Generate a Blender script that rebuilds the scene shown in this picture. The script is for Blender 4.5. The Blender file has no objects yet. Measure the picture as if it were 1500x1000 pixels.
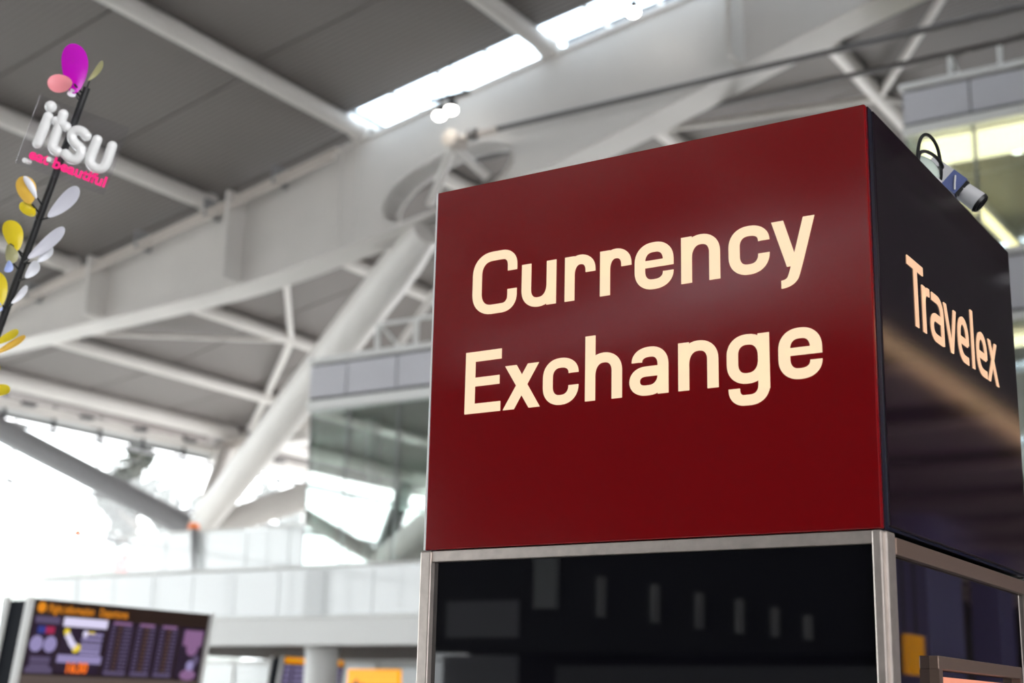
import bpy, bmesh, math, random
from mathutils import Vector, Matrix
random.seed(7)
S = bpy.context.scene
COL = S.collection

# ------------------------------------------------------------------ camera
def camera_axes(yaw, pitch, roll):
    cy, sy, cp, sp = math.cos(yaw), math.sin(yaw), math.cos(pitch), math.sin(pitch)
    f = Vector((sy*cp, cy*cp, sp)); r = Vector((cy, -sy, 0)); u = r.cross(f)
    cr, sr = math.cos(roll), math.sin(roll)
    return r*cr + u*sr, u*cr - r*sr, f
cd = bpy.data.cameras.new('camera'); cam = bpy.data.objects.new('camera', cd); COL.objects.link(cam)
CR, CU, CF = camera_axes(-0.57637239, 0.25054972, 0.02297436)
CP = Vector((0, 0, 1.6))
cam.matrix_world = Matrix(((CR.x, CU.x, -CF.x, CP.x), (CR.y, CU.y, -CF.y, CP.y), (CR.z, CU.z, -CF.z, CP.z), (0, 0, 0, 1)))
cd.sensor_width = 36; cd.lens = 2102.4/1500*36; cd.clip_end = 600; cd.clip_start = .05
cd.dof.use_dof = True; cd.dof.focus_distance = 4.75; cd.dof.aperture_fstop = 1.9
S.camera = cam

# ------------------------------------------------------------------ sky, exposure
w = bpy.data.worlds.new('sky'); S.world = w; w.use_nodes = True
bg = w.node_tree.nodes['Background']
bg.inputs[0].default_value = (.97, .98, 1, 1); bg.inputs[1].default_value = 6.2
S.view_settings.view_transform = 'Standard'; S.view_settings.look = 'None'
S.view_settings.exposure = 0; S.view_settings.gamma = 1; S.view_settings.use_curve_mapping = False

# ------------------------------------------------------------------ helpers
def mat(name, color, rough=.5, metal=0, spec=.5, coat=0, bump=None, vary=None, emit=None, estr=0, alpha=1):
    m = bpy.data.materials.new(name); m.use_nodes = True
    nt = m.node_tree; b = nt.nodes['Principled BSDF']
    b.inputs['Base Color'].default_value = (*color, 1); b.inputs['Roughness'].default_value = rough
    b.inputs['Metallic'].default_value = metal; b.inputs['Specular IOR Level'].default_value = spec
    b.inputs['Coat Weight'].default_value = coat; b.inputs['Coat Roughness'].default_value = .03
    if emit:
        b.inputs['Emission Color'].default_value = (*emit, 1); b.inputs['Emission Strength'].default_value = estr
    tc = nt.nodes.new('ShaderNodeTexCoord')
    if bump:
        n = nt.nodes.new('ShaderNodeTexNoise'); n.inputs['Scale'].default_value = bump[0]; n.inputs['Detail'].default_value = 2
        k = nt.nodes.new('ShaderNodeBump'); k.inputs['Strength'].default_value = bump[1]; k.inputs['Distance'].default_value = bump[2]
        nt.links.new(tc.outputs['Object'], n.inputs['Vector']); nt.links.new(n.outputs['Fac'], k.inputs['Height'])
        nt.links.new(k.outputs['Normal'], b.inputs['Normal'])
    if vary:
        n = nt.nodes.new('ShaderNodeTexNoise'); n.inputs['Scale'].default_value = vary[0]; n.inputs['Detail'].default_value = 5
        r = nt.nodes.new('ShaderNodeValToRGB')
        r.color_ramp.elements[0].position = .3; r.color_ramp.elements[1].position = .7
        r.color_ramp.elements[0].color = (*[c*(1-vary[1]) for c in color], 1); r.color_ramp.elements[1].color = (*[min(1, c*(1+vary[1])) for c in color], 1)
        nt.links.new(tc.outputs['Object'], n.inputs['Vector']); nt.links.new(n.outputs['Fac'], r.inputs['Fac'])
        nt.links.new(r.outputs['Color'], b.inputs['Base Color'])
    return m

def glass(name, tint, through, rough=0.02):
    """thin pane: part of the light goes through tinted, the rest mirrors by fresnel"""
    m = bpy.data.materials.new(name); m.use_nodes = True; nt = m.node_tree
    for n in list(nt.nodes): nt.nodes.remove(n)
    out = nt.nodes.new('ShaderNodeOutputMaterial'); t = nt.nodes.new('ShaderNodeBsdfTransparent'); t.inputs[0].default_value = (*tint, 1)
    g = nt.nodes.new('ShaderNodeBsdfGlossy'); g.inputs['Roughness'].default_value = rough; g.inputs[0].default_value = (*[.6+.4*c for c in tint], 1)
    mx = nt.nodes.new('ShaderNodeMixShader'); lw = nt.nodes.new('ShaderNodeLayerWeight'); lw.inputs['Blend'].default_value = .5
    pw = nt.nodes.new('ShaderNodeMath'); pw.operation = 'POWER'; pw.inputs[1].default_value = 5
    ad = nt.nodes.new('ShaderNodeMath'); ad.operation = 'ADD'; ad.inputs[1].default_value = 1.03-through; ad.use_clamp = True
    nt.links.new(lw.outputs['Facing'], pw.inputs[0]); nt.links.new(pw.outputs[0], ad.inputs[0]); nt.links.new(ad.outputs[0], mx.inputs[0])
    nt.links.new(t.outputs[0], mx.inputs[1]); nt.links.new(g.outputs[0], mx.inputs[2]); nt.links.new(mx.outputs[0], out.inputs[0])
    return m

def wpos(o):
    v = Vector((0, 0, 0))
    while o: v += o.location; o = o.parent
    return v
def tag(o, label=None, cat=None, group=None, kind=None):
    if label: o['label'] = label
    if cat: o['category'] = cat
    if group: o['group'] = group
    if kind: o['kind'] = kind
    return o
def empty(name, loc, label=None, cat=None, group=None, kind=None):
    o = bpy.data.objects.new(name, None); COL.objects.link(o); o.location = loc; o.empty_display_size = .2
    return tag(o, label, cat, group, kind)
def obj(name, bm, m, parent=None, smooth=False, recalc=True):
    if recalc: bmesh.ops.recalc_face_normals(bm, faces=bm.faces)
    me = bpy.data.meshes.new(name); bm.to_mesh(me); bm.free()
    if parent: me.transform(Matrix.Translation(-wpos(parent)))
    me.materials.append(m)
    if smooth:
        me.shade_smooth()
        try: me.set_sharp_from_angle(angle=math.radians(40))
        except Exception: pass
    o = bpy.data.objects.new(name, me); COL.objects.link(o); o.parent = parent
    return o
def box(bm, x0, x1, y0, y1, z0, z1):
    v = [bm.verts.new((x, y, z)) for x in (x0, x1) for y in (y0, y1) for z in (z0, z1)]
    for f in ((0, 1, 3, 2), (4, 6, 7, 5), (0, 4, 5, 1), (2, 3, 7, 6), (0, 2, 6, 4), (1, 5, 7, 3)): bm.faces.new([v[i] for i in f])
    return bm
def B(*a, bevel=0):
    bm = box(bmesh.new(), *a)
    if bevel: bmesh.ops.bevel(bm, geom=bm.edges[:], offset=bevel, segments=2, affect='EDGES', profile=.5)
    return bm
def tube(bm, p0, p1, r0, r1=None, n=16, cap=True):
    p0, p1 = Vector(p0), Vector(p1); r1 = r0 if r1 is None else r1
    d = (p1-p0).normalized(); a = d.orthogonal().normalized(); b = d.cross(a)
    ra, rb = [], []
    for i in range(n):
        t = 2*math.pi*i/n; o = a*math.cos(t) + b*math.sin(t)
        ra.append(bm.verts.new(p0+o*r0)); rb.append(bm.verts.new(p1+o*r1))
    for i in range(n): bm.faces.new((ra[i], ra[(i+1) % n], rb[(i+1) % n], rb[i]))
    if cap: bm.faces.new(ra[::-1]); bm.faces.new(rb)
    return bm
def path_tube(bm, pts, r, n=10, taper=None):
    pts = [Vector(p) for p in pts]; rings = []
    a = None
    for i, p in enumerate(pts):
        d = (pts[min(i+1, len(pts)-1)] - pts[max(i-1, 0)]).normalized()
        a = d.orthogonal().normalized() if a is None else (a - d*a.dot(d)).normalized()
        b = d.cross(a); rr = r*(taper[i] if taper else 1)
        rings.append([bm.verts.new(p + a*math.cos(2*math.pi*k/n)*rr + b*math.sin(2*math.pi*k/n)*rr) for k in range(n)])
    for q, s in zip(rings, rings[1:]):
        for k in range(n): bm.faces.new((q[k], q[(k+1) % n], s[(k+1) % n], s[k]))
    bm.faces.new(rings[0][::-1]); bm.faces.new(rings[-1])
    return bm
def sphere(bm, c, rx, ry=None, rz=None, n=14):
    m = Matrix.Translation(c) @ Matrix.Diagonal((rx, ry or rx, rz or rx, 1))
    bmesh.ops.create_uvsphere(bm, u_segments=n, v_segments=n//2+2, radius=1, matrix=m); return bm
def obox(bm, c, ax, ay, az, hx, hy, hz):
    """oriented box"""
    v = [bm.verts.new(c + ax*(hx*i) + ay*(hy*j) + az*(hz*k)) for i in (-1, 1) for j in (-1, 1) for k in (-1, 1)]
    for f in ((0, 1, 3, 2), (4, 6, 7, 5), (0, 4, 5, 1), (2, 3, 7, 6), (0, 2, 6, 4), (1, 5, 7, 3)): bm.faces.new([v[i] for i in f])
    return bm
def lerp_table(tab, x):
    if x <= tab[0][0]: return tab[0][1]
    for (a, za), (b, zb) in zip(tab, tab[1:]):
        if x <= b: return za + (zb-za)*(x-a)/(b-a)
    return tab[-1][1]

# ------------------------------------------------------------------ materials
M = {}
M['steel'] = mat('white_painted_steel', (.72, .69, .66), .42, bump=(3, .08, .02), vary=(.6, .04))
M['steel_grey'] = mat('grey_painted_steel', (.30, .30, .31), .45)
M['rod'] = mat('dark_tie_rod', (.16, .15, .15), .45, metal=.3)
M['pipe'] = mat('pale_conduit', (.62, .56, .51), .45)
M['floor'] = mat('pale_terrazzo', (.62, .60, .57), .25, vary=(30, .12))
M['ground'] = mat('pale_concrete_apron', (.55, .55, .54), .9, vary=(.3, .1))
M['frame_white'] = mat('white_frame', (.86, .86, .84), .4)
M['panel'] = mat('pale_lilac_grey_cladding', (.64, .635, .68), .35, vary=(.8, .03))
M['dark'] = mat('dark_joint', (.05, .05, .055), .6)
M['alu'] = mat('brushed_aluminium', (.50, .44, .40), .38, metal=.75, bump=(220, .05, .002), vary=(25, .1))
M['brown_alu'] = mat('bronze_aluminium', (.30, .21, .17), .35, metal=.7)
M['red'] = mat('glossy_crimson_enamel', (.20, .001, .003), .10, spec=.75, bump=(330, .5, .00012))
M['red_edge'] = mat('crimson_return', (.16, .002, .006), .35)
M['white_edge'] = mat('white_edge_strip', (.85, .85, .84), .4)
M['aubergine'] = mat('glossy_aubergine_panel', (.010, .0045, .009), .055, spec=.6, bump=(330, .5, .00008))
M['navy'] = mat('navy_corner_strip', (.004, .007, .02), .25)
M['black_glass'] = mat('black_glass', (.004, .004, .006), .02, spec=.5)
M['smoke_glass'] = mat('smoked_black_glass', (.006, .004, .005), .015, spec=.8)
M['letter'] = mat('backlit_cream_acrylic', (.10, .08, .06), .25, emit=(1, .76, .50), estr=.96)
M['letter2'] = mat('backlit_peach_acrylic', (.10, .07, .05), .25, emit=(1, .60, .37), estr=.90)
M['black'] = mat('satin_black', (.012, .012, .013), .4)
M['grey_plastic'] = mat('light_grey_plastic', (.55, .55, .57), .4)
M['blue_plastic'] = mat('slate_blue_label', (.10, .13, .30), .4)
M['dark_lens'] = mat('lens_glass', (.005, .005, .008), .05)
M['white_gloss'] = mat('white_gloss_acrylic', (.88, .88, .88), .15, coat=.5)
M['pink_print'] = mat('glowing_pink_print', (.95, .02, .22), .4, emit=(1, .02, .22), estr=.25)  # pink print with slight emission added; not a lamp
M['magenta'] = mat('magenta_petal', (.62, .0, .58), .25)
M['pink'] = mat('coral_pink_petal', (.95, .32, .36), .3)
M['yellow_leaf'] = mat('yellow_petal', (.80, .62, .02), .3)
M['amber_leaf'] = mat('amber_petal', (.85, .52, .08), .3)
M['olive_leaf'] = mat('translucent_olive_petal', (.42, .40, .20), .3)
M['white_leaf'] = mat('white_petal', (.85, .86, .92), .2)
M['lilac_leaf'] = mat('silver_lilac_petal', (.66, .66, .74), .2)
M['blue_leaf'] = mat('pale_blue_petal', (.45, .55, .95), .25)
M['acrylic'] = glass('clear_acrylic', (.965, .96, .975), .985)
M['pane'] = glass('clear_glazing', (.97, .99, .99), .97)
M['roof_pane'] = glass('rooflight_glazing', (.88, .95, 1), .96)
M['green_pane'] = glass('greenish_glazing', (.80, .87, .84), .66)
M['pale_glass'] = mat('pale_backed_glass', (.74, .765, .765), .25, coat=1.0)
M['slat'] = mat('dark_timber_slat', (.11, .075, .06), .5)
M['room'] = mat('pavilion_interior', (.50, .49, .45), .7)
M['warm'] = mat('warm_light_tube', (1, .9, .7), .5, emit=(1, .78, .42), estr=5)
M['warm_soft'] = mat('warm_cove_light', (1, .9, .7), .5, emit=(1, .84, .58), estr=4)
M['lamp'] = mat('spotlight_lens', (1, 1, 1), .5, emit=(1, .96, .88), estr=16)
M['screen'] = mat('dark_screen', (.012, .008, .02), .12, emit=(.016, .008, .018), estr=1)
M['header'] = mat('brown_header', (.045, .022, .016), .4)
M['housing'] = mat('charcoal_housing', (.012, .014, .02), .6, spec=.1)
M['screen_base'] = mat('brown_grey_base', (.20, .15, .13), .45)
def em(name, c, s=1): return mat(name, (.01, .01, .01), .4, emit=c, estr=s)
M['e_amber'] = em('screen_amber', (1, .34, .01), .75)
M['e_orange'] = em('screen_orange', (1, .18, .005), 1)
M['e_white'] = em('screen_white', (.80, .75, 1), .9)
M['e_lilac'] = em('screen_lilac', (.42, .36, .68), .7)
M['e_dim'] = em('screen_dim_lilac', (.16, .12, .24), .6)
M['e_blue'] = em('screen_blue', (.03, .05, .30), .8)
M['e_red'] = em('screen_red', (.50, .02, .10), .7)
M['e_mauve'] = em('screen_mauve', (.30, .15, .32), .8)
M['e_brown'] = em('screen_brown', (.13, .065, .03), .7)
M['e_yellow'] = em('screen_yellow', (.9, .68, .02), .9)
M['sign_yellow'] = mat('yellow_sign', (.95, .42, .0), .4, emit=(1, .36, .0), estr=.7)
M['violet'] = mat('violet_blue_paint', (.17, .15, .36), .4)
M['ink'] = mat('black_print', (.02, .02, .02), .4)
M['orange'] = mat('orange_lamp_cover', (.9, .22, .04), .4, emit=(1, .2, .03), estr=.3)
M['leaf'] = mat('tree_leaf', (.035, .042, .032), .6, vary=(1.5, .35))
M['bark'] = mat('tree_bark', (.09, .07, .05), .8)
M['roof_red'] = mat('red_roof', (.45, .05, .05), .6)
M['shed'] = mat('grey_green_wall', (.22, .24, .21), .7)
M['salmon'] = mat('lit_salmon_interior', (.75, .30, .2), .5, emit=(.8, .25, .14), estr=.35)
M['shop_wall'] = mat('charcoal_shop_wall', (.035, .035, .04), .6)
M['soffit_pale'] = mat('mauve_grey_soffit', (.72, .55, .58), .6)

def deck_material():
    m = mat('corrugated_deck', (.33, .32, .315), .6); nt = m.node_tree; b = nt.nodes['Principled BSDF']
    tc = nt.nodes.new('ShaderNodeTexCoord'); wv = nt.nodes.new('ShaderNodeTexWave'); wv.bands_direction = 'Y'; wv.inputs['Scale'].default_value = 1.6
    k = nt.nodes.new('ShaderNodeBump'); k.inputs['Strength'].default_value = .6; k.inputs['Distance'].default_value = .04
    r = nt.nodes.new('ShaderNodeValToRGB'); r.color_ramp.elements[0].color = (.185, .165, .158, 1); r.color_ramp.elements[1].color = (.245, .222, .213, 1)
    nt.links.new(tc.outputs['Object'], wv.inputs['Vector']); nt.links.new(wv.outputs['Fac'], k.inputs['Height']); nt.links.new(k.outputs['Normal'], b.inputs['Normal'])
    nt.links.new(wv.outputs['Fac'], r.inputs['Fac']); nt.links.new(r.outputs['Color'], b.inputs['Base Color'])
    return m
M['deck'] = deck_material()

# ------------------------------------------------------------------ the hall: floor, ground, roof
tag(obj('floor', B(-50, 40, -62, 70, -.3, 0), M['floor']), kind='structure')
tag(obj('ground', B(-200, -50.3, -80, 200, -1.2, -.6), M['ground']), kind='structure')

ROOF = [(-50, 13.1), (-46.5, 13.55), (-41.5, 14.13), (-36.6, 15.2), (-30.6, 16.3), (-24.8, 17.5), (-18.5, 18.6), (-12.6, 19.5), (-6.5, 20.3),
        (0, 20.9), (8, 21.2), (16, 21.0), (24, 20.4), (32, 19.4), (40, 18)]
GIRDERS = [-60, -42, -24, -6, 12, 30, 48, 66]  # far bays behind the camera are added for the sign's reflections
roof_skin = bmesh.new()
rows = []
for x, z in ROOF: rows.append([roof_skin.verts.new((x, y, z+1.0)) for y in (-62.5, -60.0)])
for a, b in zip(rows, rows[1:]): roof_skin.faces.new((a[0], a[1], b[1], b[0]))
ceiling = tag(obj('ceiling', roof_skin, M['deck']), kind='structure')
def deck_strip(x0, x1, y0, y1, lift=.42, thick=.18):
    bm = bmesh.new(); z0, z1 = lerp_table(ROOF, x0)+lift, lerp_table(ROOF, x1)+lift
    v = [bm.verts.new(p) for p in ((x0, y0, z0), (x1, y0, z1), (x1, y1, z1), (x0, y1, z0), (x0, y0, z0+thick), (x1, y0, z1+thick), (x1, y1, z1+thick), (x0, y1, z0+thick))]
    for f in ((0, 1, 2, 3), (7, 6, 5, 4), (0, 4, 5, 1), (1, 5, 6, 2), (2, 6, 7, 3), (3, 7, 4, 0)): bm.faces.new([v[i] for i in f])
    return bm
LIGHT1 = 0
def light0(g): return -24.8 if g > -20 else -36.6   # rooflight start; farther left behind the camera, shaped for sign reflections
rooflights = []
for g in GIRDERS[:-1]:
    for (xa, _), (xb, _) in zip(ROOF, ROOF[1:]):
        lit_near = xa >= light0(g+18)-.01 and xb <= LIGHT1+.01; lit_far = xa >= light0(g)-.01 and xb <= LIGHT1+.01
        ya = g + (1.9 if (xa >= -24.9 and xb <= -18.4) else .2)
        yb = g+18-.8 if lit_near else g+18+.2
        if lit_far and g > -60: ya = max(ya, g+.75)
        n = 4
        for k in range(n):
            s0, s1 = ya+(yb-ya)*k/n, ya+(yb-ya)*(k+1)/n
            obj('deck_panel', deck_strip(xa+.03, xb-.03, s0+.035, s1-.035), M['deck'], ceiling)
# a closing sheet above the joints of the panels
for (xa, _), (xb, _) in zip(ROOF, ROOF[1:]):
    for g in GIRDERS[:-1]:
        lit_near = xa >= light0(g+18)-.01 and xb <= LIGHT1+.01; lit_far = xa >= light0(g)-.01 and xb <= LIGHT1+.01
        ya = g + (1.9 if (xa >= -24.9 and xb <= -18.4) else .2)
        yb = g+18-.8 if lit_near else g+18+.2
        if lit_far and g > -60: ya = max(ya, g+.75)
        obj('roof_sheet', deck_strip(xa, xb, ya, yb, .64, .05), M['dark'], ceiling)
# rooflights along the girders, those behind the camera added to reflect in the sign
for gi, g in enumerate((12, 30, 48, -6, -24, -42)):
    spans = [(light0(g), LIGHT1, g-.8, g+.75, 'near')]
    spans.append((-24.8, -18.5, g+.86, g+1.9, 'far'))
    for (x0, x1, y0, y1, side) in spans:
        lab = {(1, 'near'): 'long bright rooflight strip above the big white girder', (1, 'far'): 'short bright rooflight just behind the big white girder, above the red sign'}.get((gi, side), ('rooflight strip over the nearest overhead girder', '', 'rooflight strip over the farthest girder', 'added rooflight strip over the girder just behind the camera', 'added rooflight strip second behind the camera', 'added rooflight strip third behind the camera')[gi] + (', rear slot' if side == 'far' else ''))
        rl = empty('rooflight', ((x0+x1)/2, (y0+y1)/2, lerp_table(ROOF, (x0+x1)/2)+.5), lab, 'rooflight')
        n = max(1, round((x1-x0)/1.58))
        xs = [x0+(x1-x0)*i/n for i in range(n+1)]
        for a, b in zip(xs, xs[1:]): obj('pane', deck_strip(a+.03, b-.03, y0, y1, .46, .03), M['roof_pane'], rl)
        for a in xs:
            z = lerp_table(ROOF, a); obj('glazing_bar', B(a-.035, a+.035, y0, y1, z+.40, z+.50), M['frame_white'], rl)
        for y in (y0, y1):
            fr = bmesh.new(); path_tube(fr, [(x, y, lerp_table(ROOF, x)+.42) for x in xs], .05, 6); obj('edge_rail', fr, M['steel_grey'], rl)

# purlins: each a white tube running the length of the roof
PUR = [(-46.5, 'eaves', 'white eaves tube along the roof edge above the bright glazing'),
       (-41.5, '', 'white roof tube next in from the eaves tube'),
       (-36.6, '', 'white roof tube meeting the girder just right of the decorated pole'),
       (-30.6, '', 'white roof tube that passes behind the clear sign on the black pole'),
       (-24.8, '', 'white roof tube from top left edge to the left end of the rooflight'),
       (-18.5, '', 'white roof tube crossing the bright rooflight at top centre'),
       (-12.6, '', 'white roof tube coming down to the top right corner of the red sign'),
       (-6.5, '', 'white roof tube above the right pavilion'),
       (0, '', 'white roof tube near the crown, left one'), (8, '', 'white roof tube at the crown of the roof'), (16, '', 'white roof tube near the crown, right one'), (24, '', 'white roof tube farthest right')]
for x, k, lab in PUR:
    z = lerp_table(ROOF, x)
    t = empty('roof_purlin', (x, 30, z), lab, 'roof tube', 'white tubes carrying the roof deck')
    for g in GIRDERS[:-1]:
        obj('tube', tube(bmesh.new(), (x, g+.7, z+.12), (x, g+18, z+.12), .25 if k == '' else .36, n=18), M['steel'], t, True)
    for g in (12, 30, 48):
        bm = bmesh.new(); tube(bm, (x, g-.35, z+.12), (x, g-.1, z+.12), .30, .33, n=18); obj('end_collar', bm, M['steel'], t, True)

# girders
BOT = [(-47.4, 13.0), (-44, 13.02), (-40.1, 13.15), (-35.1, 13.35), (-28.7, 13.65), (-25.4, 14.2), (-22.5, 14.62), (-18.6, 15.3), (-14.6, 16.4), (-9.9, 17.8), (-6, 18.6), (0, 19.1), (8, 19.4), (16, 19.1), (24, 18.4), (32, 17.4), (40, 16)]
HC, HA, HB, HT = (-21.75, 15.5), 2.2, .88, math.radians(12)
def hole_limits(x):
    c, s = math.cos(HT), math.sin(HT); dx = x-HC[0]
    # solve ellipse for z at x
    A = (s/HA)**2+(c/HB)**2; Bq = 2*dx*c*s*(1/HA**2-1/HB**2); Cq = dx*dx*((c/HA)**2+(s/HB)**2)-1
    D = Bq*Bq-4*A*Cq
    if D <= 0: return None
    q = math.sqrt(D); return HC[1]+(-Bq-q)/(2*A), HC[1]+(-Bq+q)/(2*A)
HW = math.sqrt((HA*math.cos(HT))**2+(HB*math.sin(HT))**2)
def smooth(tab, x):
    return sum(lerp_table(tab, x+d)*q for d, q in ((-2, .15), (-1, .2), (0, .3), (1, .2), (2, .15)))
def gtop(x): return smooth(ROOF, x)-.12
def gbot(x): return smooth(BOT, x)
def girder(g, label):
    t = empty('roof_girder', (-20, g+.35, gbot(-20)), label, 'girder', 'white plate girders spanning the roof')
    xs = sorted(set([round(-47+.75*i, 3) for i in range(114)] + [HC[0]+HW*math.cos(math.pi*i/28) for i in range(29)]))
    for nm, y, th in (('web', g, .06), ('rear_web', g+.64, .06)):
        bm = bmesh.new()
        def quad(x0, a0, b0, x1, a1, b1):
            p = [bm.verts.new(c) for c in ((x0, y, a0), (x1, y, a1), (x1, y, b1), (x0, y, b0), (x0, y+th, a0), (x1, y+th, a1), (x1, y+th, b1), (x0, y+th, b0))]
            for f in ((0, 1, 2, 3), (7, 6, 5, 4), (0, 4, 5, 1), (3, 2, 6, 7)): bm.faces.new([p[i] for i in f])
        for a, b in zip(xs, xs[1:]):
            mid = hole_limits((a+b)/2)
            if mid:
                ha = hole_limits(a) or (HC[1]+(a-HC[0])*math.tan(HT),)*2; hb = hole_limits(b) or (HC[1]+(b-HC[0])*math.tan(HT),)*2
                quad(a, gbot(a), ha[0], b, gbot(b), hb[0]); quad(a, ha[1], gtop(a), b, hb[1], gtop(b))
            else: quad(a, gbot(a), gtop(a), b, gbot(b), gtop(b))
        obj(nm, bm, M['steel'], t)
    def flange(nm, f, dz, y0, y1):
        bm = bmesh.new(); pr = None
        for x in xs:
            z = f(x); r = [bm.verts.new(p) for p in ((x, y0, z), (x, y1, z), (x, y1, z+dz), (x, y0, z+dz))]
            if pr:
                for i in range(4): bm.faces.new((pr[i], pr[(i+1) % 4], r[(i+1) % 4], r[i]))
            pr = r
        obj(nm, bm, M['steel'], t)
    flange('bottom_flange', lambda x: gbot(x)-.1, .12, g-.16, g+.86)
    flange('top_flange', lambda x: gtop(x)-.02, .1, g-.06, g+.76)
    # sleeve lining the oval opening
    bm = bmesh.new(); pr = None; first = None
    for i in range(40):
        a = 2*math.pi*i/40; ex, ez = HA*math.cos(a), HB*math.sin(a)
        x = HC[0]+ex*math.cos(HT)-ez*math.sin(HT); z = HC[1]+ex*math.sin(HT)+ez*math.cos(HT)
        r = [bm.verts.new((x, yy, z)) for yy in (g-.12, g+.8)]
        if pr: bm.faces.new((pr[0], pr[1], r[1], r[0]))
        else: first = r
        pr = r
    bm.faces.new((pr[0], pr[1], first[1], first[0]))
    bmesh.ops.solidify(bm, geom=bm.faces[:], thickness=.06)
    obj('oval_sleeve', bm, M['steel'], t, True)
    for x in (-41.4, -35.15, -29.25, -13, -6.5, 0, 8, 16, 24):
        obj('stiffener', B(x-.07, x+.07, g-.75, g, gbot(x)+.02, gtop(x)-.05), M['steel'], t)
    for x in (-25.55, -24.95):
        obj('splice_bolts', B(x-.05, x+.05, g-.035, g, gbot(x)+.1, gtop(x)-.1), M['steel'], t)
    # conduit along the upper edge
    pts = [(x, g-.55, gtop(x)-.28) for x in xs if x <= -24.6]
    for k, (dy, dz, r) in enumerate(((0, .0, .07), (-.12, -.28, .06))):
        obj('conduit', path_tube(bmesh.new(), [(p[0], p[1]+dy, p[2]+dz) for p in pts], r, 8), M['pipe'], t, True)
    for x in (-45, -41.4, -38.2, -33.2, -30.3, -27.6):
        obj('conduit_bracket', B(x-.05, x+.05, g-.62, g, gtop(x)-.42, gtop(x)+.15), M['steel_grey'], t)
    return t
for g, lab in ((-42, 'white plate girder farthest behind the camera'), (-24, 'white plate girder far behind the camera'), (-6, 'white plate girder just behind the camera'), (12, 'white plate girder overhead, nearest the camera'), (30, 'big white plate girder with oval opening sweeping from left edge to top right'), (48, 'white plate girder far back behind the slanted strut')):
    girder(g, lab)

# tie rods with clevis
for g in (30, 48):
    far = g == 48
    tr = empty('tie_rod', (-21, g-.6, 16.5), 'dark tie rod running right from its fork beside the oval opening' if not far else 'tie rod of the farthest girder', 'tie rod')
    obj('rod', tube(bmesh.new(), (-20.2, g-.6, 16.45), (13.6, g-.6, 16.45), .075), M['rod'], tr, True)
    fk = bmesh.new(); tube(fk, (-21.3, g-.6, 16.4), (-19.7, g-.6, 16.45), .09, .12); obj('turnbuckle', fk, M['pipe'], tr, True)
    fk = bmesh.new(); tube(fk, (-21.1, g-.85, 16.4), (-21.1, g-.3, 16.4), .24, n=20); obj('pin', fk, M['pipe'], tr, True)
    fk = bmesh.new(); tube(fk, (-20.6, g-.62, 16.43), (-20.35, g-.62, 16.44), .17, n=14); obj('collar', fk, M['rod'], tr, True)
    for zz, nm in ((15.1, 'link_bar'), (15.55, 'link_bar')):
        obj(nm, tube(bmesh.new(), (-21.2, g-.5, 16.3), (-22.5 if zz < 15.3 else -20.6, g+.3, zz), .12), M['steel'], tr, True)
    r2 = empty('tie_rod', (-21, g+1.0, 16.5), 'second dark tie rod, passing behind the big white girder' if not far else 'rear tie rod of the farthest girder', 'tie rod')
    obj('rod', tube(bmesh.new(), (-20.5, g+.95, 16.5), (13.6, g+.95, 16.5), .07), M['rod'], r2, True)
    obj('turnbuckle', tube(bmesh.new(), (-21.4, g+.95, 16.46), (-20.4, g+.95, 16.5), .11), M['rod'], r2, True)

# roof bracing
def brace(p0, p1, r, label):
    a, b = Vector(p0), Vector(p1); d = (b-a).normalized()
    t = empty('roof_brace', p0, label, 'brace')
    obj('tube', tube(bmesh.new(), a, b, r), M['steel'], t, True)
    for p, s in ((a, 1), (b, -1)): obj('end_fork', tube(bmesh.new(), p, p+d*s*.35, r*1.5, r), M['steel'], t, True)
rz = lambda x: lerp_table(ROOF, x)+.05
brace((-12.6, 39.2, rz(-12.6)), (-6.5, 30.9, rz(-6.5)), .12, 'thin brace rising from roof tube towards top right corner')
brace((-12.6, 39.2, rz(-12.6)), (-18.5, 36.2, rz(-18.5)), .12, 'thin brace left of the roof tube above the red sign corner')
brace((-12.6, 39.2, rz(-12.6)), (-6.5, 47.5, rz(-6.5)), .12, 'thin brace hidden right of the roof tube by the right pavilion')
brace((-36.6, 40.6, rz(-36.6)), (-30.6, 33.2, rz(-30.6)), .11, 'thin white brace left of the slanted strut, upper one')
brace((-36.6, 40.6, rz(-36.6)), (-44.8, 47.4, rz(-44.8)-.1), .14, 'thin white brace left of the slanted strut, lower one')
brace((-41.5, 31.6, rz(-41.5)), (-36.6, 40.6, rz(-36.6)), .10, 'thin near-level brace under the left end of the girder')

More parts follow.
